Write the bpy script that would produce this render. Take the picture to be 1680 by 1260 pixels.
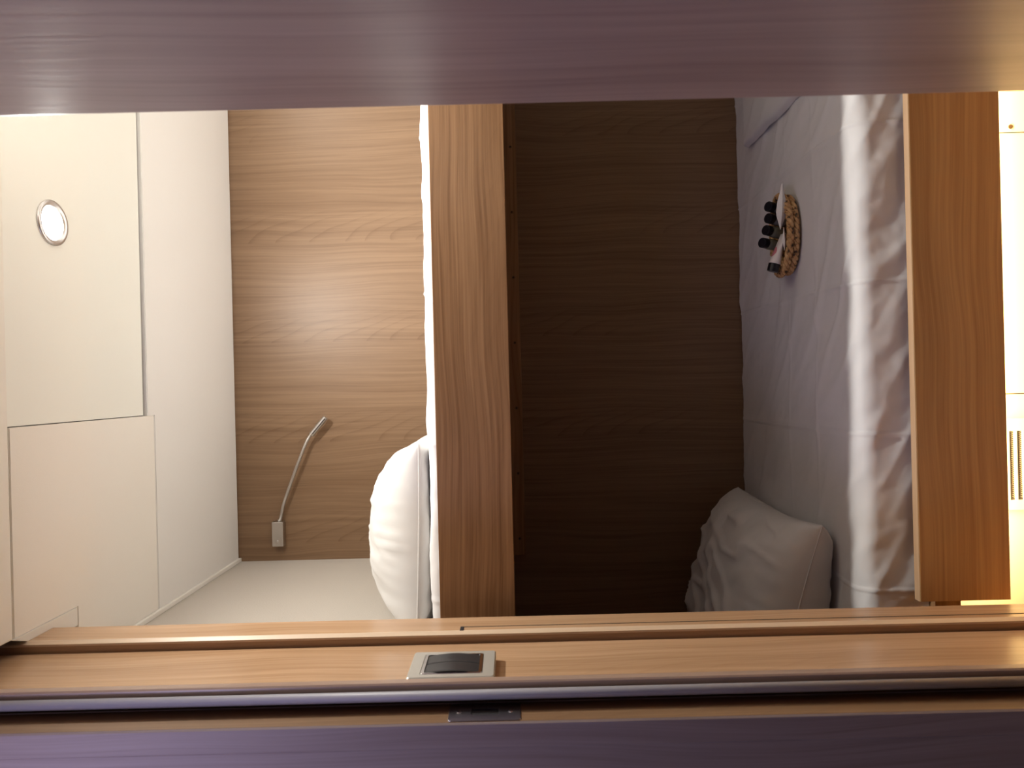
import bpy, bmesh, math, random
from mathutils import Vector, Matrix, noise
random.seed(4)
for o in list(bpy.data.objects): bpy.data.objects.remove(o)
S = bpy.context.scene
EYE = 1.25                       # eye height above the cabin floor (m)
def ez(z): return EYE + z
PI = math.pi

# ---------------------------------------------------------------- camera (phone held on its side: world up is image left)
TH = 0.0245
cam = bpy.data.cameras.new('camera'); co = bpy.data.objects.new('camera', cam); S.collection.objects.link(co)
n_ = math.sqrt(1+TH*TH)
R = Matrix(((-TH/n_, 1/n_, 0), (0, 0, -1), (-1/n_, -TH/n_, 0))).to_4x4()
co.matrix_world = Matrix.Translation((0, 0, EYE)) @ R
cam.sensor_width = 36; cam.lens = 24; cam.clip_start = .01
cam.dof.use_dof = True; cam.dof.focus_distance = 1.55; cam.dof.aperture_fstop = 6.3
S.camera = co

# ---------------------------------------------------------------- view and light
S.view_settings.view_transform = 'Standard'; S.view_settings.look = 'None'
S.view_settings.gamma = 1; S.view_settings.use_curve_mapping = False
S.view_settings.exposure = 0.30
W = bpy.data.worlds.new('world'); S.world = W; W.use_nodes = True
W.node_tree.nodes['Background'].inputs[0].default_value = (.55, .46, .62, 1)
W.node_tree.nodes['Background'].inputs[1].default_value = .03
CEIL = ez(.8125)
def area(name, loc, rot, size, power, col, shape='RECTANGLE', sy=None, spread=PI):
    l = bpy.data.lights.new(name, 'AREA'); l.shape = shape; l.size = size
    if sy: l.size_y = sy
    l.energy = power; l.color = col; l.spread = spread
    o = bpy.data.objects.new(name, l); o.location = loc; o.rotation_euler = rot; S.collection.objects.link(o); return o
LX, LY = .309, 1.224
area('downlight_beam', (LX, LY, CEIL-.001), (0, 0, 0), .05, 12.0, (1, .97, .90), 'DISK')
area('added_fill_beam', (1.12, LY, CEIL-.001), (0, 0, 0), .05, 4.5, (1, .97, .90), 'DISK')  # added unseen lamp, fills the bunks from the right
pl = bpy.data.lights.new('corridor_bluish_light', 'POINT'); pl.energy = 6.8; pl.color = (.66, .62, 1.0); pl.shadow_soft_size = .10  # unseen stand-in for bluish corridor light, placed to favour frame and door
po = bpy.data.objects.new('corridor_bluish_light', pl); po.location = (-.66, .34, ez(.68)); S.collection.objects.link(po)
area('under_bunk_light', (.35, 1.338, ez(-.862)), (0, math.radians(0), 0), 1.5, 22, (1, .76, .36), sy=.02)

# ---------------------------------------------------------------- material helpers
def mat(name):
    m = bpy.data.materials.new(name); m.use_nodes = True
    nt = m.node_tree; return m, nt, nt.nodes['Principled BSDF']
def N(nt, t, **k):
    n = nt.nodes.new(t)
    for a, b in k.items():
        if a == 'i':
            for q, v in b.items(): n.inputs[q].default_value = v
        else: setattr(n, a, b)
    return n
def L(nt, a, b): nt.links.new(a, b)
def math_n(nt, op, a, b=None, clamp=False):
    n = N(nt, 'ShaderNodeMath', operation=op); n.use_clamp = clamp
    for k, v in ((0, a), (1, b)):
        if v is None: continue
        if isinstance(v, (int, float)): n.inputs[k].default_value = v
        else: L(nt, v, n.inputs[k])
    return n.outputs[0]
def plain(name, col, rough=.5, metal=0, spec=.5, bump=0, bscale=400, sheen=0, emit=None):
    m, nt, b = mat(name)
    b.inputs['Base Color'].default_value = (*col, 1); b.inputs['Roughness'].default_value = rough
    b.inputs['Metallic'].default_value = metal; b.inputs['Specular IOR Level'].default_value = spec
    if sheen: b.inputs['Sheen Weight'].default_value = sheen
    if emit: b.inputs['Emission Color'].default_value = (*col, 1); b.inputs['Emission Strength'].default_value = emit
    tc = N(nt, 'ShaderNodeTexCoord'); nz = N(nt, 'ShaderNodeTexNoise', i={'Scale': bscale, 'Detail': 3})
    L(nt, tc.outputs['Object'], nz.inputs['Vector'])
    if bump:
        bp = N(nt, 'ShaderNodeBump', i={'Strength': bump, 'Distance': .001}); L(nt, nz.outputs['Fac'], bp.inputs['Height']); L(nt, bp.outputs[0], b.inputs['Normal'])
    return m
def wood(name, grain, dark, light, rough=.4, seed=0.0, cath=1.0, fine=1.0, off=0.0, coat=0.0, crs=1.0):
    """laminate with straight grain, fine pores and half-arched cathedral figure; grain = axis the grain runs along"""
    m, nt, b = mat(name)
    tc = N(nt, 'ShaderNodeTexCoord'); sp = N(nt, 'ShaderNodeSeparateXYZ'); L(nt, tc.outputs['Object'], sp.inputs[0])
    ax = {'X': 0, 'Y': 1, 'Z': 2}[grain]; oth = [i for i in range(3) if i != ax]
    v = sp.outputs[ax]
    u = math_n(nt, 'ADD', sp.outputs[oth[0]], math_n(nt, 'MULTIPLY', sp.outputs[oth[1]], .73))
    u = math_n(nt, 'ADD', u, off)
    def nz(su, sv, s, detail=3, uu=None):
        c = N(nt, 'ShaderNodeCombineXYZ'); L(nt, math_n(nt, 'MULTIPLY', uu or u, su), c.inputs[0]); L(nt, math_n(nt, 'MULTIPLY', v, sv), c.inputs[1])
        c.inputs[2].default_value = seed+s
        t = N(nt, 'ShaderNodeTexNoise', i={'Scale': 1, 'Detail': detail, 'Roughness': .6}); L(nt, c.outputs[0], t.inputs['Vector']); return t.outputs['Fac']
    w1 = math_n(nt, 'MULTIPLY', math_n(nt, 'SUBTRACT', nz(5, 2.0, 1.3, 1), .5), .045)
    u2 = math_n(nt, 'ADD', u, w1)
    coarse = nz(26, .8, 3.1, 3, u2); mid = nz(110, 1.8, 5.7, 4, u2); hair = nz(255, 2.2, 6.1, 2, u2); pores = nz(620, 11, 8.2, 2, u2); bigv = nz(4, .6, 9.9, 1)
    # cathedral arches
    pu = math_n(nt, 'MODULO', math_n(nt, 'ADD', u, 10.0), .293)
    a = math_n(nt, 'POWER', math_n(nt, 'DIVIDE', pu, .045), 1.5)
    q = math_n(nt, 'ADD', math_n(nt, 'ADD', math_n(nt, 'DIVIDE', v, .088), math_n(nt, 'MULTIPLY', nz(9, 5, 4.4, 1), 1.8)), a)
    fr = math_n(nt, 'FRACT', math_n(nt, 'ADD', q, 50.0))
    line = math_n(nt, 'POWER', fr, 7.0)
    msk = N(nt, 'ShaderNodeMapRange', interpolation_type='SMOOTHSTEP', i={'From Min': .12, 'From Max': .035, 'To Min': 0, 'To Max': 1}); L(nt, pu, msk.inputs[0])
    gate = N(nt, 'ShaderNodeMapRange', interpolation_type='SMOOTHSTEP', i={'From Min': .47, 'From Max': .56}); L(nt, nz(2.5, 1.3, 7.3, 0), gate.inputs[0])
    ca = math_n(nt, 'MULTIPLY', math_n(nt, 'MULTIPLY', line, msk.outputs[0]), math_n(nt, 'MULTIPLY', gate.outputs[0], .42*cath))
    s = math_n(nt, 'ADD', math_n(nt, 'MULTIPLY', math_n(nt, 'SUBTRACT', coarse, .5), crs), math_n(nt, 'MULTIPLY', math_n(nt, 'SUBTRACT', mid, .5), 1.5*fine))
    s = math_n(nt, 'ADD', s, math_n(nt, 'MULTIPLY', math_n(nt, 'SUBTRACT', pores, .5), .35*fine))
    s = math_n(nt, 'ADD', s, math_n(nt, 'MULTIPLY', math_n(nt, 'SUBTRACT', hair, .5), 1.1*fine))
    s = math_n(nt, 'ADD', s, math_n(nt, 'MULTIPLY', math_n(nt, 'SUBTRACT', bigv, .5), .35))
    s = math_n(nt, 'SUBTRACT', math_n(nt, 'ADD', s, .55), ca, True)
    mx = N(nt, 'ShaderNodeMix', data_type='RGBA'); L(nt, s, mx.inputs['Factor'])
    mx.inputs['A'].default_value = (*dark, 1); mx.inputs['B'].default_value = (*light, 1)
    L(nt, mx.outputs['Result'], b.inputs['Base Color'])
    b.inputs['Roughness'].default_value = rough
    if coat: b.inputs['Coat Weight'].default_value = coat; b.inputs['Coat Roughness'].default_value = rough*.8
    bp = N(nt, 'ShaderNodeBump', i={'Strength': .12, 'Distance': .0006}); L(nt, s, bp.inputs['Height']); L(nt, bp.outputs[0], b.inputs['Normal'])
    return m

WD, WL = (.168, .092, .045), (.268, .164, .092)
M = {}
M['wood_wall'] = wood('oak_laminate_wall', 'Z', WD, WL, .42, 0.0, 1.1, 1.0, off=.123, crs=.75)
M['wood_board'] = wood('oak_laminate_board', 'X', (.220, .107, .044), (.390, .217, .104), .38, 7.0, .2, 1.35, off=.12, crs=.6)
M['wood_lower'] = wood('oak_laminate_low_board', 'X', (.430, .240, .100), (.600, .370, .165), .38, 15.0, .15, 1.35, off=.05, crs=.5)  # lighter copy of the board oak, warm low light put into its colour
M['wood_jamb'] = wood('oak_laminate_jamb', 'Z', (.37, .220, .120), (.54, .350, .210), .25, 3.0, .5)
M['wood_frame'] = wood('bluish_cast_laminate_frame', 'Z', (.250, .190, .180), (.350, .280, .265), .6, 14.0, .2)  # corridor's bluish cast put into the laminate colour
M['wood_jamb2'] = wood('oak_laminate_stop', 'Z', (.27, .18, .14), (.40, .29, .23), .35, 3.0, .3)
M['wood_door'] = wood('oak_laminate_door', 'Z', (.320, .240, .225), (.450, .360, .340), .30, 12.0, .25)  # oak greyed, bluish corridor cast put into the colour
M['wood_edge'] = wood('edge_banding', 'X', (.42, .25, .13), (.62, .42, .26), .4, 2.0, 0, .5)
M['wood_edge_v'] = wood('edge_banding_upright', 'Z', (.58, .42, .28), (.74, .58, .42), .4, 2.0, 0, .5)
M['floor'] = wood('dark_floor_board', 'X', (.26, .16, .085), (.40, .27, .15), .4, 21.0, .3)
M['wood_dark'] = wood('bounce_cutting_dark_wood', 'Z', (.06, .035, .02), (.14, .085, .05), .45, 4.0)  # dark finish invented for the unseen lower wall to cut bounce
M['lacquer'] = plain('white_lacquer_panel', (.87, .87, .80), .33, bump=.02, bscale=60)
M['vinyl'] = plain('cream_vinyl_lining', (.87, .83, .755), .55, bump=.25, bscale=700)
M['vinyl2'] = plain('grey_cream_vinyl', (.84, .82, .785), .5, bump=.2, bscale=700)
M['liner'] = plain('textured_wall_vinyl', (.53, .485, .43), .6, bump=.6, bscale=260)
M['white_trim'] = plain('white_bead', (.82, .80, .74), .4)
M['sheet'] = plain('white_cotton', (.80, .79, .79), .9, sheen=.15, bump=.15, bscale=900)
M['pillow'] = plain('white_pillow_cotton', (.75, .74, .72), .85, sheen=.15, bump=.1, bscale=900)
M['gap'] = plain('dark_gap', (.012, .009, .012), .8)
M['seal'] = plain('grey_rubber_seal', (.30, .29, .32), .5)
M['nickel'] = plain('satin_nickel', (.56, .53, .50), .33, 1.0, bump=.05, bscale=300)
M['steel'] = plain('brushed_steel', (.45, .43, .45), .3, 1.0, bump=.05, bscale=300)
M['chrome'] = plain('chrome', (.75, .74, .73), .12, 1.0)
M['plate'] = plain('metallic_grey_plastic', (.50, .485, .44), .38, .35)
M['rocker'] = plain('charcoal_plastic', (.030, .031, .034), .38)
M['screw'] = plain('bronze_screw', (.14, .09, .05), .45, .6)
M['ring'] = plain('brushed_aluminium_ring', (.62, .60, .59), .3, .9)
M['lamp_on'] = plain('lit_diffuser', (1.0, .96, .88), .4, emit=25)
M['led'] = plain('warm_led', (1.0, .80, .45), .4, emit=6)
M['vent'] = plain('cream_vent_plastic', (.64, .60, .52), .4)
M['mesh_dark'] = plain('grey_vent_mesh', (.10, .095, .10), .5, .3)
M['cream_panel'] = plain('cream_panel', (.66, .61, .50), .45, bump=.02, bscale=60)
M['cap'] = plain('black_plastic_cap', (.008, .009, .014), .3)
M['bottle'] = plain('grey_liquid_bottle', (.20, .195, .185), .18)
M['bottle_b'] = plain('olive_grey_liquid_bottle', (.22, .215, .155), .18)
M['tube'] = plain('white_tube_plastic', (.78, .72, .70), .35)
M['pink'] = plain('pink_print', (.62, .22, .26), .4)
M['paper'] = plain('white_paper', (.84, .82, .80), .7)
def wicker():
    m, nt, b = mat('wicker_straw')
    tc = N(nt, 'ShaderNodeTexCoord'); nz = N(nt, 'ShaderNodeTexNoise', i={'Scale': 95, 'Detail': 2}); L(nt, tc.outputs['Object'], nz.inputs['Vector'])
    cr = N(nt, 'ShaderNodeValToRGB'); L(nt, nz.outputs['Fac'], cr.inputs[0])
    e = cr.color_ramp.elements; e[0].position = .33; e[0].color = (.05, .028, .015, 1); e[1].position = .43; e[1].color = (.46, .25, .10, 1)
    x = e.new(.7); x.color = (.66, .42, .20, 1)
    L(nt, cr.outputs[0], b.inputs['Base Color']); b.inputs['Roughness'].default_value = .7
    return m
M['wicker'] = wicker()

# ---------------------------------------------------------------- object helpers
def link(name, bm, m, parent=None, smooth=False):
    me = bpy.data.meshes.new(name); bm.normal_update(); bm.to_mesh(me); bm.free()
    if smooth:
        for p in me.polygons: p.use_smooth = True
    o = bpy.data.objects.new(name, me); S.collection.objects.link(o); me.materials.append(m)
    if parent:
        o.parent = parent; o.matrix_parent_inverse = Matrix.Translation(-parent.location) if parent.rotation_euler.z == 0 else parent.matrix_world.inverted()
    return o
def structure(o, label=None):
    o['kind'] = 'structure'
    if label: o['label'] = label
    return o
def thing(name, label, cat, loc=(0, 0, 0), group=None):
    o = bpy.data.objects.new(name, None); o.empty_display_size = .05; o.location = loc; S.collection.objects.link(o)
    return tag(o, label, cat, group)
def tag(o, label, cat, group=None):
    o['label'] = label; o['category'] = cat; o['kind'] = 'thing'
    if group: o['group'] = group
    return o
def box(bm, x0, x1, y0, y1, z0, z1, bev=0, seg=2):
    g = bmesh.ops.create_cube(bm, size=1)
    for v in g['verts']:
        v.co = Vector((x0+(v.co.x+.5)*(x1-x0), y0+(v.co.y+.5)*(y1-y0), z0+(v.co.z+.5)*(z1-z0)))
    if bev:
        es = list({e for v in g['verts'] for e in v.link_edges})
        bmesh.ops.bevel(bm, geom=es, offset=bev, segments=seg, profile=.6, affect='EDGES')
    return bm
def bx(*a, **k): return box(bmesh.new(), *a, **k)
def cyl(bm, p, q, r, r2=None, seg=24, bev=0):
    p, q = Vector(p), Vector(q); d = q-p; h = d.length
    mt = Matrix.Translation((p+q)/2) @ d.to_track_quat('Z', 'Y').to_matrix().to_4x4()
    g = bmesh.ops.create_cone(bm, cap_ends=True, segments=seg, radius1=r, radius2=r if r2 is None else r2, depth=h, matrix=mt)
    if bev:
        es = [e for e in {e for v in g['verts'] for e in v.link_edges} if len(e.link_faces) == 2 and any(len(f.verts) > 4 for f in e.link_faces)]
        bmesh.ops.bevel(bm, geom=es, offset=bev, segments=3, affect='EDGES')
    return bm
def tube(bm, pts, rad, seg=12, close=False, caps=True):
    P = [Vector(p) for p in pts]; n = len(P); rings = []
    t0 = (P[1]-P[0]).normalized(); nrm = t0.orthogonal().normalized()
    for i, p in enumerate(P):
        if close: t = (P[(i+1) % n]-P[i-1]).normalized()
        else: t = (P[min(i+1, n-1)]-P[max(i-1, 0)]).normalized()
        nrm = (nrm-t*nrm.dot(t)).normalized(); bn = t.cross(nrm)
        r = rad(i/(n-1)) if callable(rad) else rad
        rings.append([bm.verts.new(p+(nrm*math.cos(a)+bn*math.sin(a))*r) for a in [2*PI*k/seg for k in range(seg)]])
    for i in range(n if close else n-1):
        A, B = rings[i], rings[(i+1) % n]
        for k in range(seg): bm.faces.new((A[k], A[(k+1) % seg], B[(k+1) % seg], B[k]))
    if caps and not close: bm.faces.new(rings[0][::-1]); bm.faces.new(rings[-1])
    return bm
def spline(pts, n=10):
    P = [Vector(p) for p in pts]; P = [P[0]*2-P[1]]+P+[P[-1]*2-P[-2]]; out = []
    for i in range(1, len(P)-2):
        for k in range(n):
            t = k/n; a, b, c, d = P[i-1:i+3]
            out.append(.5*((2*b)+(c-a)*t+(2*a-5*b+4*c-d)*t*t+(3*b-a-3*c+d)*t**3))
    out.append(P[-2]); return out
def grid(bm, nu, nv, f):
    V = [[bm.verts.new(f(i/nu, j/nv)) for j in range(nv+1)] for i in range(nu+1)]
    for i in range(nu):
        for j in range(nv): bm.faces.new((V[i][j], V[i+1][j], V[i+1][j+1], V[i][j+1]))
    return V
def sm(a, b, x):
    t = min(1, max(0, (x-a)/(b-a))); return t*t*(3-2*t)
def nz3(x, y, z=0): return noise.noise(Vector((x, y, z)))
def prism(bm, poly, z0, z1):
    a = [bm.verts.new((x, y, z0)) for x, y in poly]; b = [bm.verts.new((x, y, z1)) for x, y in poly]
    n = len(poly)
    for i in range(n): bm.faces.new((a[i], a[(i+1) % n], b[(i+1) % n], b[i]))
    bm.faces.new(a[::-1]); bm.faces.new(b)
    bmesh.ops.recalc_face_normals(bm, faces=bm.faces[:]); return bm

# ---------------------------------------------------------------- the room
BACK = 2.0; XR = 1.42; LW = -.50
BF = 1.296                                   # front face of both bunk boards
structure(link('floor', bx(-1.6, XR+.05, -1.4, BACK+.05, -.05, 0), M['floor']), 'dark wooden cabin floor below the bunks')
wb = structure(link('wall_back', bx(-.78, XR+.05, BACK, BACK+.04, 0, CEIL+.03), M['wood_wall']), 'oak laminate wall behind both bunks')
structure(link('wall_right', bx(XR, XR+.04, .93, BACK, 0, CEIL+.03), M['vinyl2']), 'cream wall at the far end of the bunks')
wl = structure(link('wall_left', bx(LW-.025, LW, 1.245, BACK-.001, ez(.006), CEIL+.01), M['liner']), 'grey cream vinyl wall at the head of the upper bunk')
structure(link('wall_left', bx(-.78, -.74, 1.0, BACK-.001, 0, ez(.003)), M['wood_wall']), 'wooden wall at the head of the lower bunk')
# ceiling: backing slab with lining panels
ce = structure(link('ceiling', bx(-.80, XR+.05, 1.262, BACK+.03, CEIL+.018, CEIL+.05), M['gap']), 'cream lined cabin ceiling')
box_ = bx(-.392, XR+.05, .88, 1.262, CEIL+.018, CEIL+.05); link('slab', box_, M['gap'], ce)
def panel(x0, x1, y0, y1, m, dz=0, bev=.003): return link('ceiling_panel', bx(x0, x1, y0, y1, CEIL+dz, CEIL+.012+dz, bev=bev), m, ce)
CX = -.0505
panel(-.392, XR, .90, 1.0985, M['vinyl'])['label'] = 'narrow cream panel over the doorway'
panel(CX+.0008, XR, 1.1005, 1.5112, M['lacquer'], .005, .0012)['label'] = 'smooth glossy panel holding the round lamp'
# padded panel with a notch for the wall corner
bm = prism(bmesh.new(), [(-.392, 1.1005), (CX-.0008, 1.1005), (CX-.0008, 1.5462), (-.492, 1.5462), (-.492, 1.262), (-.392, 1.262)], CEIL, CEIL+.012)
bmesh.ops.bevel(bm, geom=[e for e in bm.edges], offset=.0014, segments=2, affect='EDGES')
link('ceiling_panel', bm, M['vinyl'], ce)['label'] = 'cream padded panel at the head end'
bm = prism(bmesh.new(), [(-.492, 1.5468), (CX-.0008, 1.5468), (CX-.0008, 1.5185), (XR, 1.5185), (XR, BACK-.003), (-.492, BACK-.003)], CEIL-.001, CEIL+.012)
bmesh.ops.bevel(bm, geom=[e for e in bm.edges], offset=.0014, segments=2, affect='EDGES')
link('ceiling_panel', bm, M['vinyl2'], ce)['label'] = 'grey white panel over the upper bunk'
structure(link('trim_1', bx(LW+.0, LW+.011, 1.256, BACK-.001, CEIL-.009, CEIL-.001, bev=.002), M['white_trim']), 'white bead along the top of the vinyl wall')
structure(link('trim_2', prism(bmesh.new(), [(-.3915, 1.094), (-.3915, 1.2555), (-.424, 1.2555), (-.424, 1.191), (-.4048, 1.191), (-.4048, 1.127)], CEIL-.003, CEIL+.0115), M['white_trim']), 'white bead above the doorway panel')
# dark slot between the end of the bead and the vinyl wall
# left jamb, all upright profiles
ja = structure(link('trim_3', prism(bmesh.new(), [(-.405, 1.19), (-.405, 1.1265), (-.4088, 1.1195), (-.56, 1.1195), (-.56, 1.244), (-.425, 1.244), (-.425, 1.19)], 0, CEIL+.06), M['wood_jamb']), 'oak panel edging the bunk recess on the left')
link('edge_strip', prism(bmesh.new(), [(-.4045, 1.1275), (-.4045, 1.1262), (-.4086, 1.1190), (-.412, 1.1190), (-.412, 1.1275)], 0, CEIL+.06), M['wood_edge_v'], ja)['label'] = 'paler strip on the near edge'
link('groove', bx(-.4052, -.4044, 1.1425, 1.1437, 0, ez(.094)), M['gap'], ja)
link('slot', bx(-.4055, -.4040, 1.126, 1.1437, ez(.090), ez(.096)), M['gap'], ja)
j2 = structure(link('trim_4', bx(-.56, -.422, .955, 1.113, 0, CEIL+.06), M['wood_jamb']), 'oak upright carrying the light switch')
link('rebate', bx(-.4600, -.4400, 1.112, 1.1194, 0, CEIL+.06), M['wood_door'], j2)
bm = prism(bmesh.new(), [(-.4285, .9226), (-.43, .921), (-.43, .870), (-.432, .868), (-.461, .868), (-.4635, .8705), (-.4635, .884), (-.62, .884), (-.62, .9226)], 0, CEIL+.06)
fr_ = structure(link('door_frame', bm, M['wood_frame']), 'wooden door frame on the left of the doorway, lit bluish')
link('inner_lining', bx(-.4301, -.4297, .8705, .9222, 0, CEIL+.06), M['wood_wall'], fr_)['label'] = 'browner inner face of the frame'
link('door_stop', prism(bmesh.new(), [(-.430, .960), (-.430, .952), (-.421, .9475), (-.421, .917), (-.419, .915), (-.400, .915), (-.398, .917), (-.398, .929), (-.4005, .931), (-.4165, .949), (-.4165, .960)], 0, CEIL+.06), M['wood_jamb2'], fr_)
link('rubber_seal', tube(bmesh.new(), [(-.4120, .9080, 0), (-.4120, .9080, CEIL+.06)], .0066, 16), M['seal'], fr_, True)['label'] = 'grey rubber sealing strip'
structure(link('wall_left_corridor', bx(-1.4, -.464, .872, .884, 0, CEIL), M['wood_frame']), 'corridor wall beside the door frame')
structure(link('ceiling', bx(-1.4, XR, -1.4, .884, CEIL, CEIL+.03), M['vinyl2']), 'corridor ceiling on the near side of the doorway')
# header over the doorway, front wall to the right
structure(link('wall_front', bx(.425, XR, .885, .93, ez(.05), CEIL+.02), M['vinyl2']), 'cream upper wall to the right of the doorway')  # unseen, pale finish chosen to bounce fill onto boards and ceiling
structure(link('wall_front', bx(.425, XR, .885, .932, 0, ez(.05)), M['wood_dark']), 'wall to the right of the doorway')  # unseen, darkened to keep bounce out of the lower bunk
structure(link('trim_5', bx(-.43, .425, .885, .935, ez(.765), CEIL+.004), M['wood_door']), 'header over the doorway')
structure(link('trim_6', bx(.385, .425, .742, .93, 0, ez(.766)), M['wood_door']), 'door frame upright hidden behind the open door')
# door leaf swung open towards the viewer
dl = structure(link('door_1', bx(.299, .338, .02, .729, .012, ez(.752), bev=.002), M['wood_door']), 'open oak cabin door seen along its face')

# ---------------------------------------------------------------- bunks
def screw(p, parent, r=.0042):
    bm = cyl(bmesh.new(), (p[0], p[1], p[2]), (p[0], p[1]-.0018, p[2]), r, r*.8, 16)
    o = link('screw', bm, M['screw'], parent)
    link('socket', cyl(bmesh.new(), (p[0], p[1]-.0017, p[2]), (p[0], p[1]-.0022, p[2]), r*.38, seg=6), M['gap'], o)
    return o
ub = thing('upper_bunk', 'upper bunk bed with an oak side board, fixed to the wall above the other bunk', 'bunk bed', (.45, 1.6, ez(.0)), 'bunk beds')
link('side_board', bx(LW-.02, XR-.001, BF, BF+.018, ez(.0045), ez(.147), bev=.0012), M['wood_board'], ub)
link('bed_base', bx(LW-.02, XR-.001, BF+.019, BACK-.002, ez(.008), ez(.032)), M['wood_board'], ub)
bt = link('support_batten', bx(-.497, XR-.001, BACK-.019, BACK-.001, ez(-.028), ez(.0078), bev=.0015), M['wood_board'], ub)
for k in range(11): screw((-.449+k*.1895, BACK-.0188, ez(-.0115)), bt)
lb = thing('lower_bunk', 'lower bunk bed with an oak side board near the floor', 'bunk bed', (.45, 1.6, ez(-.937)), 'bunk beds')
b_ = link('side_board', bx(-.4327, XR-.001, BF, BF+.018, ez(-.937), ez(-.7655), bev=.0010), M['wood_lower'], lb)
link('edge_band', bx(-.4325, XR-.002, BF+.0008, BF+.0172, ez(-.7657), ez(-.7647)), M['wood_edge'], b_)['label'] = 'pale edging along the top of the board'
link('bed_base', bx(-.738, XR-.001, BF+.019, BACK-.001, ez(-.854), ez(-.805)), M['wood_board'], lb)
# cream panel under the bunk
PB = 1.402
pb = structure(link('wall_base', bx(-.738, XR-.001, PB, PB+.02, 0, ez(-.8545)), M['cream_panel']), 'cream panel closing the space under the lower bunk')
for x in (.491, -.045): link('joint', bx(x-.0008, x+.0008, PB-.0006, PB+.001, 0, ez(-.856)), M['gap'], pb)
link('panel_screw', cyl(bmesh.new(), (.503, PB, ez(-1.036)), (.503, PB-.0015, ez(-1.036)), .0045, seg=16), M['screw'], pb)
led = thing('led_strip', 'warm light strip hidden behind the lower side board', 'lamp', (.35, 1.338, ez(-.858)))
link('housing', bx(-.40, 1.10, 1.322, 1.354, ez(-.860), ez(-.8545)), M['white_trim'], led)
# vent grille
vg = thing('vent_grille', 'cream slotted vent grille in the panel under the lower bunk', 'vent', (-.19, PB, ez(-1.06)))
bm = bmesh.new()
vx0, vx1, vz0, vz1 = -.2825, -.096, ez(-1.150), ez(-1.000)
box(bm, vx0, vx0+.020, PB-.006, PB-.0005, vz0, vz1); box(bm, vx1-.025, vx1, PB-.006, PB-.0005, vz0, vz1)
box(bm, vx0+.02, vx1-.025, PB-.006, PB-.0005, vz1-.014, vz1); box(bm, vx0+.02, vx1-.025, PB-.006, PB-.0005, vz0, vz0+.014)
link('frame', bm, M['vent'], vg)
link('mesh_screen', bx(vx0+.012, vx1-.012, PB-.0015, PB-.0004, vz0+.012, vz1-.012), M['mesh_dark'], vg)
z = vz1-.014-.0165
while z > vz0+.016:
    link('slat', bx(vx0+.019, vx1-.024, PB-.0058, PB-.0016, z, z+.0052, bev=.0008), M['vent'], vg)
    z -= .0165
bm = bmesh.new()
for k in range(34):
    x = vx0+.022+k*.0042; z = vz0+.016
    for r in range(7):
        zz = vz0+.0145+r*.0165+.0052
        d = .0022 if k % 2 else -.0022
        tube(bm, [(x, PB-.002, zz), (x+.0055, PB-.002, zz+.0113)], .0006, 4)
link('lattice', bm, M['vent'], vg)

# ---------------------------------------------------------------- bedding
CR = [-.726, -.421, -.117, .187, .491, .795, 1.10]
BK = (.335, 1.612)
def cloth_profile(yf, yb, zt, zb, r):
    """s in 0..1 : back of the top -> front edge -> down the front; returns y, z, normal"""
    Lt = yb-yf-r; La = r*PI/2; Lf = zt-r-zb; tot = Lt+La+Lf
    def f(s):
        d = s*tot
        if d < Lt: return yb-d, zt, 0.0, 1.0, d/tot, 0
        d -= Lt
        if d < La:
            a = d/La*PI/2; return yf+r-math.sin(a)*r, zt-r+math.cos(a)*r, -math.sin(a), math.cos(a), 0, d
        d -= La; return yf, zt-r-d, -1.0, 0.0, 0, La+d
    return f, tot
def make_sheet(name, x0, x1, yf, yb, zt, zb, r, parent, amp_front, amp_top, low, nx=420, ns=150, flat=None):
    f, tot = cloth_profile(yf, yb, zt, zb, r)
    bm = bmesh.new()
    def P(i, j):
        x = x0+(x1-x0)*i; y, z, ny, nzv, _, front = f(j)
        s = j*tot; top = 1-sm(0, .03, front)
        # long soft folds running obliquely over the top
        w = x*.85+y*1.0
        a = nz3(w*7+nz3(x*3, y*3, low)*1.5, (x-y)*1.6, 1.7+low)
        b = nz3(x*9+y*11, (x-y)*3.5, 5.2+low)
        rid = (1-abs(nz3((x*1.0+y*1.5)*5.5+nz3(x*4, y*4, 9)*.8, (x-y)*1.3, 8.1+low))*2)
        h = amp_top*(a*1.0+b*.45+max(0, rid-.55)*1.1-.2)
        # front: diagonal drag folds that fade in downwards
        dn = front
        g = nz3((x*1.0-dn*1.25)*13+nz3(x*5, dn*8, 3)*1.3, (x+dn)*3, 12.4+low)
        g2 = nz3((x-dn*.7)*34, (x+dn)*10, 2.4+low)
        rid2 = max(0, 1-abs(nz3((x-dn*1.5)*9, x*2+dn*4, 6.6+low))*3.2)
        hf = amp_front*(g*1.0+g2*.38+rid2*.65-.25)*sm(0, .06, dn)
        h = h*top+hf
        # fine crumple
        h += .0007*nz3(x*55, s*55, 4+low)+.0010*nz3(x*24, s*21, 8+low)
        # pressed creases
        for c in CR:
            dd = abs(x-c-.006*nz3(y*4+dn*6, c*9)); h += .0030*max(0, 1-dd/.0040)
        for c in (1.645, 1.505):
            dd = abs(y-c-.004*nz3(x*3, c)); h += .0022*max(0, 1-dd/.0040)*top
        if flat:
            d2 = math.hypot((x-flat[0])/.16, (y-flat[1])/.12); h *= sm(.75, 1.2, d2); h = h if d2 > .75 else 0
        y = y+ny*h; z = z+nzv*h
        if y > BACK-.004: y = BACK-.004
        return (x, y, z)
    grid(bm, nx, ns, P)
    return link(name, bm, M['sheet'], parent, True)
lm = thing('mattress', 'lower mattress under a creased white sheet, toiletries basket standing on it', 'mattress', (.45, 1.65, ez(-.80)), 'bunk mattresses')
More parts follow.
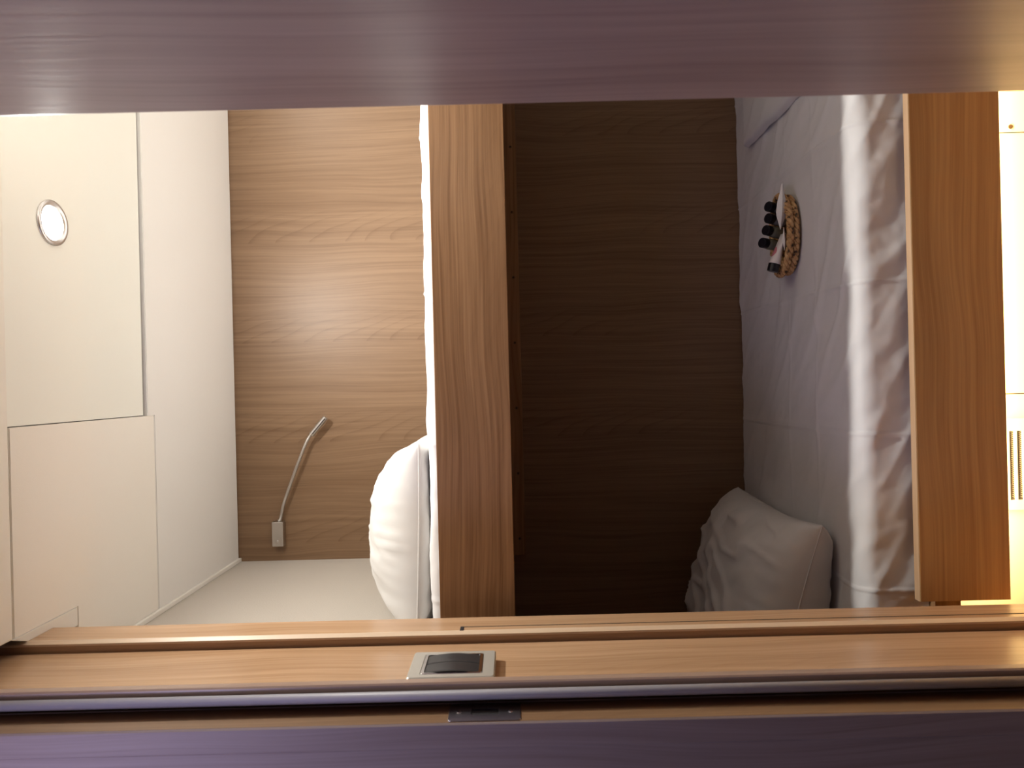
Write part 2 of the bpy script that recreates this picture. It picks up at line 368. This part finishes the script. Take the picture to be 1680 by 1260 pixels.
link('mattress_core', bx(-.730, XR-.012, 1.352, BACK-.012, ez(-.804), ez(-.695), bev=.02), M['pillow'], lm)
make_sheet('bed_sheet', -.735, XR-.004, 1.330, BACK-.004, ez(-.673), ez(-.803), .034, lm, .0034, .0075, 0, 520, 150, BK)
um = thing('mattress', 'upper mattress of which only a thin bright strip of sheet shows above the board', 'mattress', (.45, 1.65, ez(.033)), 'bunk mattresses')
link('mattress_core', bx(LW+.014, XR-.012, 1.348, BACK-.012, ez(.033), ez(.145), bev=.02), M['pillow'], um)
make_sheet('bed_sheet', LW+.004, XR-.004, 1.328, BACK-.004, ez(.169), ez(.036), .024, um, .003, .0052, 31, 420, 90)

def pillow(name, label, hu, hv, th, mtx, seed, parent=None, plump=.42, seams=True, sag=None, amp=1.0, under=1.0):
    bm = bmesh.new(); n = 84
    def shp(u, v, side):
        # plan outline with sides drawn in between the corners
        pu = u*hu*(1-.07*(1-v*v))
        pv = v*hv*(1-.06*(1-u*u))
        e = max(0.0, (1-abs(u)**2.6)*(1-abs(v)**3.0))
        t = th*e**plump*(1 if side > 0 else under)
        w = 0
        rx = 1-sm(.1, .9, e)
        # radiating gathers near the rim and some wide folds over the middle
        w += .0055*amp*nz3(v*9+seed, u*3.0, side)*sm(.4, 1, abs(u))*(e**.35)
        w += .0065*amp*nz3(u*8, v*2.5+seed, side+4)*sm(.5, 1, abs(v))*(e**.35)
        w += .0060*amp*nz3((u+v)*2.6+seed, (u-v)*1.4, side*3)*(e**.5)
        rd = max(0, 1-abs(nz3((u*1.2-v*.6)*3+seed*1.7, (u+v)*.9, 7+side))*5)
        w += .0040*amp*rd*(e**.6)
        w += .0010*nz3(u*22, v*22, seed)*(e**.3)
        if seams and side > 0:
            w += .0042*max(0, 1-abs(u+.02-.06*v)/.014)
            w += .0020*max(0, 1-abs(u-.42+.05*v)/.012)
        return Vector((pu, pv, side*(t+w*(1 if e > 1e-6 else 0))))
    top = {}; 
    for side in (1, -1):
        V = {}
        for i in range(n+1):
            for j in range(n+1):
                u = math.sin((i/n-.5)*PI); v = math.sin((j/n-.5)*PI)
                if side == -1 and (i in (0, n) or j in (0, n)): V[i, j] = top[i, j]; continue
                V[i, j] = bm.verts.new(shp(u, v, side))
        if side == 1: top = V
        for i in range(n):
            for j in range(n):
                q = (V[i, j], V[i+1, j], V[i+1, j+1], V[i, j+1])
                bm.faces.new(q if side == 1 else q[::-1])
    # thin piping flange round the rim
    for v in bm.verts:
        p = mtx @ v.co
        v.co = sag(p) if sag else p
    rim = [top[i, 0].co.copy() for i in range(n)]+[top[n, j].co.copy() for j in range(n)]+[top[i, n].co.copy() for i in range(n, 0, -1)]+[top[0, j].co.copy() for j in range(n, 0, -1)]
    rp = []
    for p in rim:
        if not rp or (p-rp[-1]).length > .002: rp.append(p)
    o = link(name, bm, M['pillow'], parent, True)
    tag(o, label, 'pillow', 'pillows at the head of the bunks')
    link('seam', tube(bmesh.new(), rp, .0016, 8, True), M['pillow'], o, True)
    return o
# upper pillow, lying flat against the vinyl wall
ZT = ez(.1745)
def sag_u(p):
    z = p.z
    if z < ZT: z = ZT+(z-ZT)*.02
    if p.x < LW+.006: p.x = LW+.006+(p.x-LW-.006)*.05
    return Vector((p.x, min(p.y, BACK-.012), z))
mt = Matrix.Translation((-.314, 1.635, ez(.195))) @ Matrix.Rotation(math.radians(2), 4, 'Y') @ Matrix.Rotation(math.radians(0), 4, 'Z')
pillow('pillow', 'white pillow on the upper bunk, plump and brightly lit, against the vinyl wall', .200, .280, .132, mt, 3.0, sag=sag_u, plump=.5, amp=1.5, under=.4)
# lower pillow, tilted up at the head end
ZB = ez(-.6635)
def sag_l(p):
    z = p.z
    if z < ZB: z = ZB+(z-ZB)*.02
    if p.x < -.733: p.x = -.733
    return Vector((p.x, min(p.y, BACK-.012), z))
mt = Matrix.Translation((-.515, 1.665, ez(-.575))) @ Matrix.Rotation(math.radians(15), 4, 'Y') @ Matrix.Rotation(math.radians(0), 4, 'Z')
pillow('pillow', 'shaded white pillow tilted up at the head of the lower bunk', .215, .262, .113, mt, 11.0, sag=sag_l, plump=.40, seams=False, amp=2.3)

# folded blanket at the foot of the lower bunk
def blanket():
    bm = bmesh.new()
    def P(i, j):
        x = .632+i*.50; y = 1.50+j*.385
        e = min(i*.5/.02, 1) ; e2 = min((1-j)*.385/.02, 1); e3 = min(j*.385/.02, 1)
        k = max(0, min(e, e2, e3)); k = math.sqrt(max(0, 1-(1-k)**2))
        h = .017*k+.004*nz3(x*7+y*9, (x-y)*4, 2)*k+.003*max(0, 1-abs(nz3((x+y*.8)*8, x*2, 4))*4)*k
        return (x+.006*nz3(y*8, 3.3)-.004*nz3(y*20, 1), y+.006*nz3(x*7, 1), ez(-.6665)+h)
    grid(bm, 110, 90, P)
    def Q(i, j):
        x = .634+i*.496; y = 1.502+j*.381; return (x, y, ez(-.6665))
    return tag(link('folded_blanket', bm, M['sheet'], None, True), 'folded white cover lying at the foot of the lower bunk', 'blanket')
blanket()

# ---------------------------------------------------------------- downlights
def downlight(x, y, label, CEIL=CEIL+.005):
    t = thing('ceiling_light', label, 'lamp', (x, y, CEIL), 'round ceiling lamps')
    bm = bmesh.new(); prof = [(.0405, 0.0), (.0405, -.0025), (.0385, -.0042), (.0335, -.0042), (.0295, -.001), (.0280, .0015)]
    nseg = 56; rings = []
    for r, z in prof: rings.append([bm.verts.new((x+r*math.cos(a), y+r*math.sin(a), CEIL+z)) for a in [2*PI*k/nseg for k in range(nseg)]])
    for A, B in zip(rings, rings[1:]):
        for k in range(nseg): bm.faces.new((A[k], A[(k+1) % nseg], B[(k+1) % nseg], B[k]))
    link('trim_ring', bm, M['ring'], t, True)
    link('diffuser', cyl(bmesh.new(), (x, y, CEIL+.0015), (x, y, CEIL-.0015), .0285, seg=48), M['lamp_on'], t)
    return t
downlight(LX, LY, 'round recessed ceiling lamp with a metal ring, the one in view, switched on')
downlight(1.12, LY, 'added round ceiling lamp, unseen behind the open door, for fill from the right')

# ---------------------------------------------------------------- reading lamp on the back wall
rl = thing('reading_lamp', 'satin nickel gooseneck reading lamp on the wall beside the upper pillow', 'lamp', (-.4225, BACK, ez(.6946)))
cx_, cz_ = -.4190, ez(.690)
link('base', bx(cx_-.036, cx_+.036, BACK-.022, BACK-.0008, cz_-.0165, cz_+.0165, bev=.003), M['nickel'], rl)
link('button', cyl(bmesh.new(), (cx_-.021, BACK-.0215, cz_), (cx_-.021, BACK-.025, cz_), .0042, .0036, 20), M['chrome'], rl, False)
pts = spline([(cx_+.034, BACK-.012, ez(.688)), (-.372, BACK-.014, ez(.682)), (-.335, BACK-.018, ez(.672)), (-.298, BACK-.021, ez(.658)), (-.217, BACK-.024, ez(.626)), (-.152, BACK-.025, ez(.598)), (-.128, BACK-.026, ez(.582))], 14)
link('collar', cyl(bmesh.new(), (cx_+.0355, BACK-.012, ez(.688)), (cx_+.042, BACK-.0125, ez(.687)), .0042, seg=16), M['chrome'], rl)
bm = bmesh.new(); n0 = len(pts)
fine = spline(pts, 4); tube(bm, fine, lambda t: .0046+.00035*math.sin(t*len(fine)*1.6), 12)
link('gooseneck', bm, M['nickel'], rl, True)
h0, h1 = Vector((-.133, BACK-.026, ez(.584))), Vector((-.083, BACK-.025, ez(.541)))
hd = link('lamp_head', cyl(bmesh.new(), h0, h1, .0082, seg=28, bev=.0012), M['nickel'], rl, False)
dd = (h1-h0).normalized(); sd = dd.cross(Vector((0, 1, 0))).normalized()
s0 = h0+dd*.006+Vector((0, -.0078, 0))-sd*.0022; s1 = h1-dd*.004+Vector((0, -.0078, 0))-sd*.0022
link('slot', tube(bmesh.new(), [s0, s1], .0011, 6), M['gap'], hd)

# ---------------------------------------------------------------- switch on the left upright
sw = thing('light_switch', 'double light switch with charcoal rockers in a grey metallic plate on the oak upright', 'switch', (-.4218, 1.0, ez(.096)))
def hollow_plate(x0, x1, ya, yb, za, zb, hya, hyb, hza, hzb, bev):
    """rounded plate in the YZ plane with a window in it"""
    bm = bmesh.new(); box(bm, x0, x1, ya, yb, za, zb)
    bm2 = bmesh.new()
    def ring(y0, y1, z0, z1, x, r, n=6):
        out = []
        for cy_, cz, a0 in ((y1-r, z1-r, 0), (y0+r, z1-r, 90), (y0+r, z0+r, 180), (y1-r, z0+r, 270)):
            for k in range(n+1):
                a = math.radians(a0+90*k/n); out.append((x, cy_+r*math.cos(a), cz+r*math.sin(a)))
        return out
    bm.free()
    R_ = [ring(ya, yb, za, zb, x0, .004), ring(ya, yb, za, zb, x1-bev, .004), ring(ya+bev, yb-bev, za+bev, zb-bev, x1, .0035),
          ring(hya, hyb, hza, hzb, x1, .003), ring(hya, hyb, hza, hzb, x0, .003)]
    V = [[bm2.verts.new(p) for p in r] for r in R_]; m_ = len(V[0])
    for A, B in list(zip(V, V[1:]))+[(V[-1], V[0])]:
        for k in range(m_): bm2.faces.new((A[k], A[(k+1) % m_], B[(k+1) % m_], B[k]))
    bmesh.ops.recalc_face_normals(bm2, faces=bm2.faces[:]); return bm2
py0, py1 = .953, 1.046
link('cover_plate', hollow_plate(-.4218, -.4070, py0, py1, ez(.0345), ez(.1585), .964, 1.035, ez(.052), ez(.141), .0016), M['plate'], sw)
link('inner_frame', hollow_plate(-.4216, -.4063, .9645, 1.0345, ez(.0525), ez(.1405), .9675, 1.0315, ez(.0575), ez(.1355), .0008), M['chrome'], sw)
for (a, b) in ((.968, .9993), (1.0002, 1.031)):
    bm = bmesh.new()
    def P(i, j):
        z = ez(.0582)+i*.0768; y = a+(b-a)*j
        return (-.4083+.0042*(1-(2*i-1)**2)*1.0+.0006*min(1, min(j, 1-j)*12), y, z)
    grid(bm, 24, 16, P)
    r = bmesh.ops.extrude_face_region(bm, geom=bm.faces[:])
    for e in r['geom']:
        if isinstance(e, bmesh.types.BMVert): e.co.x = -.4214
    bmesh.ops.recalc_face_normals(bm, faces=bm.faces[:])
    link('rocker', bm, M['rocker'], sw, False)
# strike plate in the door frame
sp_ = thing('strike_plate', 'small metal strike plate let into the door frame below the light switch', 'strike plate', (-.4298, .89, ez(.046)))
link('plate', hollow_plate(-.4297, -.4281, .8715, .9185, ez(-.001), ez(.093), .886, .904, ez(.028), ez(.064), .0005), M['steel'], sp_)
link('latch_pocket', bx(-.4297, -.4294, .885, .905, ez(.027), ez(.065)), M['gap'], sp_)
for z in (.012, .080): link('screw', cyl(bmesh.new(), (-.4282, .895, ez(z)), (-.4270, .895, ez(z)), .0038, .003, 16), M['chrome'], sp_)

# ---------------------------------------------------------------- basket with toiletries
BX, BY = BK; BZ = ez(-.6725)
def ell(a, rx, ry, z): return (BX+rx*math.cos(a), BY+ry*math.sin(a)*1.0, z)
bk = thing('wicker_basket', 'small oval wicker basket of toiletries on the lower bunk sheet', 'basket', (BX, BY, BZ))
bm = bmesh.new(); nphi = 200
def P(i, j):
    a = 2*PI*i; k = .74+.22*j
    w = .0016*math.sin(a*26+PI*int(j*3.999))*abs(math.sin(j*4*PI))
    return ell(a, .096*k+w, .055*k+w, BZ+.002+j*.022)
grid(bm, nphi, 28, P); bmesh.ops.remove_doubles(bm, verts=bm.verts[:], dist=1e-5)
link('woven_side', bm, M['wicker'], bk, True)
bm = bmesh.new(); cy0 = [bm.verts.new(ell(2*PI*k/48, .070, .040, BZ+.0045)) for k in range(48)]; bm.faces.new(cy0)
r = bmesh.ops.extrude_face_region(bm, geom=bm.faces[:])
for e in r['geom']:
    if isinstance(e, bmesh.types.BMVert): e.co.z -= .0035
bmesh.ops.recalc_face_normals(bm, faces=bm.faces[:])
link('woven_bottom', bm, M['wicker'], bk)
for lvl, (rx_, ry_, zz) in enumerate(((.0865, .0480, .0135), (.0915, .0525, .0280))):
    for ph in (0, 2*PI/3, 4*PI/3):
        pts = []
        for k in range(280):
            a = 2*PI*k/280; tw = a*13+ph+lvl
            rr = .0046; pts.append(ell(a, rx_+rr*math.cos(tw), ry_+rr*math.cos(tw), BZ+zz+rr*math.sin(tw)+.003*math.cos(a)**2*lvl))
        link('braided_rim', tube(bmesh.new(), pts, .0044, 8, True), M['wicker'], bk, True)
# bottles: cap point, body direction
def bottle(cap, foot, label, m, tilt=None):
    cap, foot = Vector(cap), Vector(foot); d = (foot-cap).normalized()
    t = thing('toiletry_bottle', label, 'bottle', foot, 'small black capped bottles in the basket')
    neck = cap+d*.016
    bm = bmesh.new(); cyl(bm, neck-d*.002, neck+d*.005, .006, seg=20); 
    prof = [(0, .006), (.003, .0112), (.007, .0130), ((foot-neck).length-.003, .0130), ((foot-neck).length, .0112)]
    q = d.orthogonal().normalized(); r_ = d.cross(q); rings = []
    for s, rad in prof: rings.append([bm.verts.new(neck+d*(.002+s)+(q*math.cos(a)+r_*math.sin(a))*rad) for a in [2*PI*k/28 for k in range(28)]])
    for A, B in zip(rings, rings[1:]):
        for k in range(28): bm.faces.new((A[k], A[(k+1) % 28], B[(k+1) % 28], B[k]))
    bm.faces.new(rings[-1]); link('body', bm, m, t, True)
    link('cap', cyl(bmesh.new(), cap, cap+d*.0175, .0118, .0122, 32, bev=.002), M['cap'], t)
    return t
bz = .0440
for c, lab, mm in (((.404, 1.609, -.6125), 'black capped grey bottle at the end of the row, nearest the foot of the bed', 'bottle'),
                   ((.3765, 1.610, -.6120), 'second black capped bottle in the row, beside the white paper packet', 'bottle'),
                   ((.349, 1.612, -.6065), 'third black capped bottle in the row, greenish grey', 'bottle_b'),
                   ((.3205, 1.617, -.5990), 'black capped bottle nearest the pillow, standing tallest of the row', 'bottle_b')):
    d_ = Vector((.05 if c[0] > .36 else -.02, .72, -1)); k_ = (c[2]+.6655)/1.0-.009
    bottle((c[0], c[1], ez(c[2])), (c[0]-.004, c[1]+.72*k_*.8, ez(c[2]-k_)), lab, M[mm])
# white tube with pink print and black cap
tb = thing('toiletry_tube', 'white squeeze tube with a pink spot and black cap, leaning in the basket', 'tube', (.29, 1.588, ez(-.63)))
c0, c1 = Vector((.247, 1.592, ez(-.6135))), Vector((.333, 1.583, ez(-.6370)))
dd = (c1-c0).normalized(); side = dd.cross(Vector((0, 0, 1))).normalized(); upv = side.cross(dd).normalized()
bm = bmesh.new(); rings = []
for s in range(21):
    t = s/20; p = c0+dd*(.018+t*((c1-c0).length-.018)); rx = .0132+.002*t; rz = .0128*(1-t)**.8+.0008
    rings.append([bm.verts.new(p+side*math.cos(a)*rx+upv*math.sin(a)*rz) for a in [2*PI*k/28 for k in range(28)]])
for A, B in zip(rings, rings[1:]):
    for k in range(28): bm.faces.new((A[k], A[(k+1) % 28], B[(k+1) % 28], B[k]))
bm.faces.new(rings[0][::-1]); bm.faces.new(rings[-1]); body = link('body', bm, M['tube'], tb, True)
link('cap', cyl(bmesh.new(), c0, c0+dd*.0195, .0128, .0136, 28, bev=.0012), M['cap'], tb)
bm = bmesh.new(); pc = c0+dd*.045
def P(i, j):
    a = PI*(.25+.42*i); l = (.012*math.sin(PI*(.08+.84*i)))*(2*j-1)
    t = (.045+l-.018)/((c1-c0).length-.018); rx = .0136+.002*t; rz = .0128*(1-t)**.8+.0012
    return c0+dd*(.045+l)+side*math.cos(a)*rx+upv*math.sin(a)*rz
grid(bm, 14, 8, P); link('print', bm, M['pink'], body, True)
# folded paper packet, a faceted spindle
def packet(name, label, a, b, w, h, mt_, cat):
    a, b = Vector(a), Vector(b); d = (b-a); sd_ = d.normalized().cross(Vector((0, 0, 1))).normalized(); up_ = sd_.cross(d.normalized())
    bm = bmesh.new(); prof = [(0, .10), (.10, .32), (.14, .30), (.38, .82), (.62, 1.0), (.70, .9), (1, .06)]
    rings = []
    for t, k in prof:
        p = a+d*t; rings.append([bm.verts.new(p+sd_*(w*k)*c+up_*(h*k)*s_) for c, s_ in ((1, -.1), (.25, .9), (-.2, 1.0), (-1, .1), (-.2, -1), (.3, -.9))])
    for A, B in zip(rings, rings[1:]):
        for k in range(6): bm.faces.new((A[k], A[(k+1) % 6], B[(k+1) % 6], B[k]))
    bm.faces.new(rings[0][::-1]); bm.faces.new(rings[-1]); bmesh.ops.recalc_face_normals(bm, faces=bm.faces[:])
    return tag(link(name, bm, mt_), label, cat)
packet('paper_packet', 'folded white paper packet standing out of the end of the basket', (.446, 1.571, ez(-.6330)), (.342, 1.578, ez(-.6290)), .009, .012, M['paper'], 'packet')
packet('paper_sachet', 'narrow white sachet beside the tube at the basket rim', (.345, 1.5685, ez(-.6330)), (.292, 1.5675, ez(-.6330)), .004, .004, M['tube'], 'sachet')
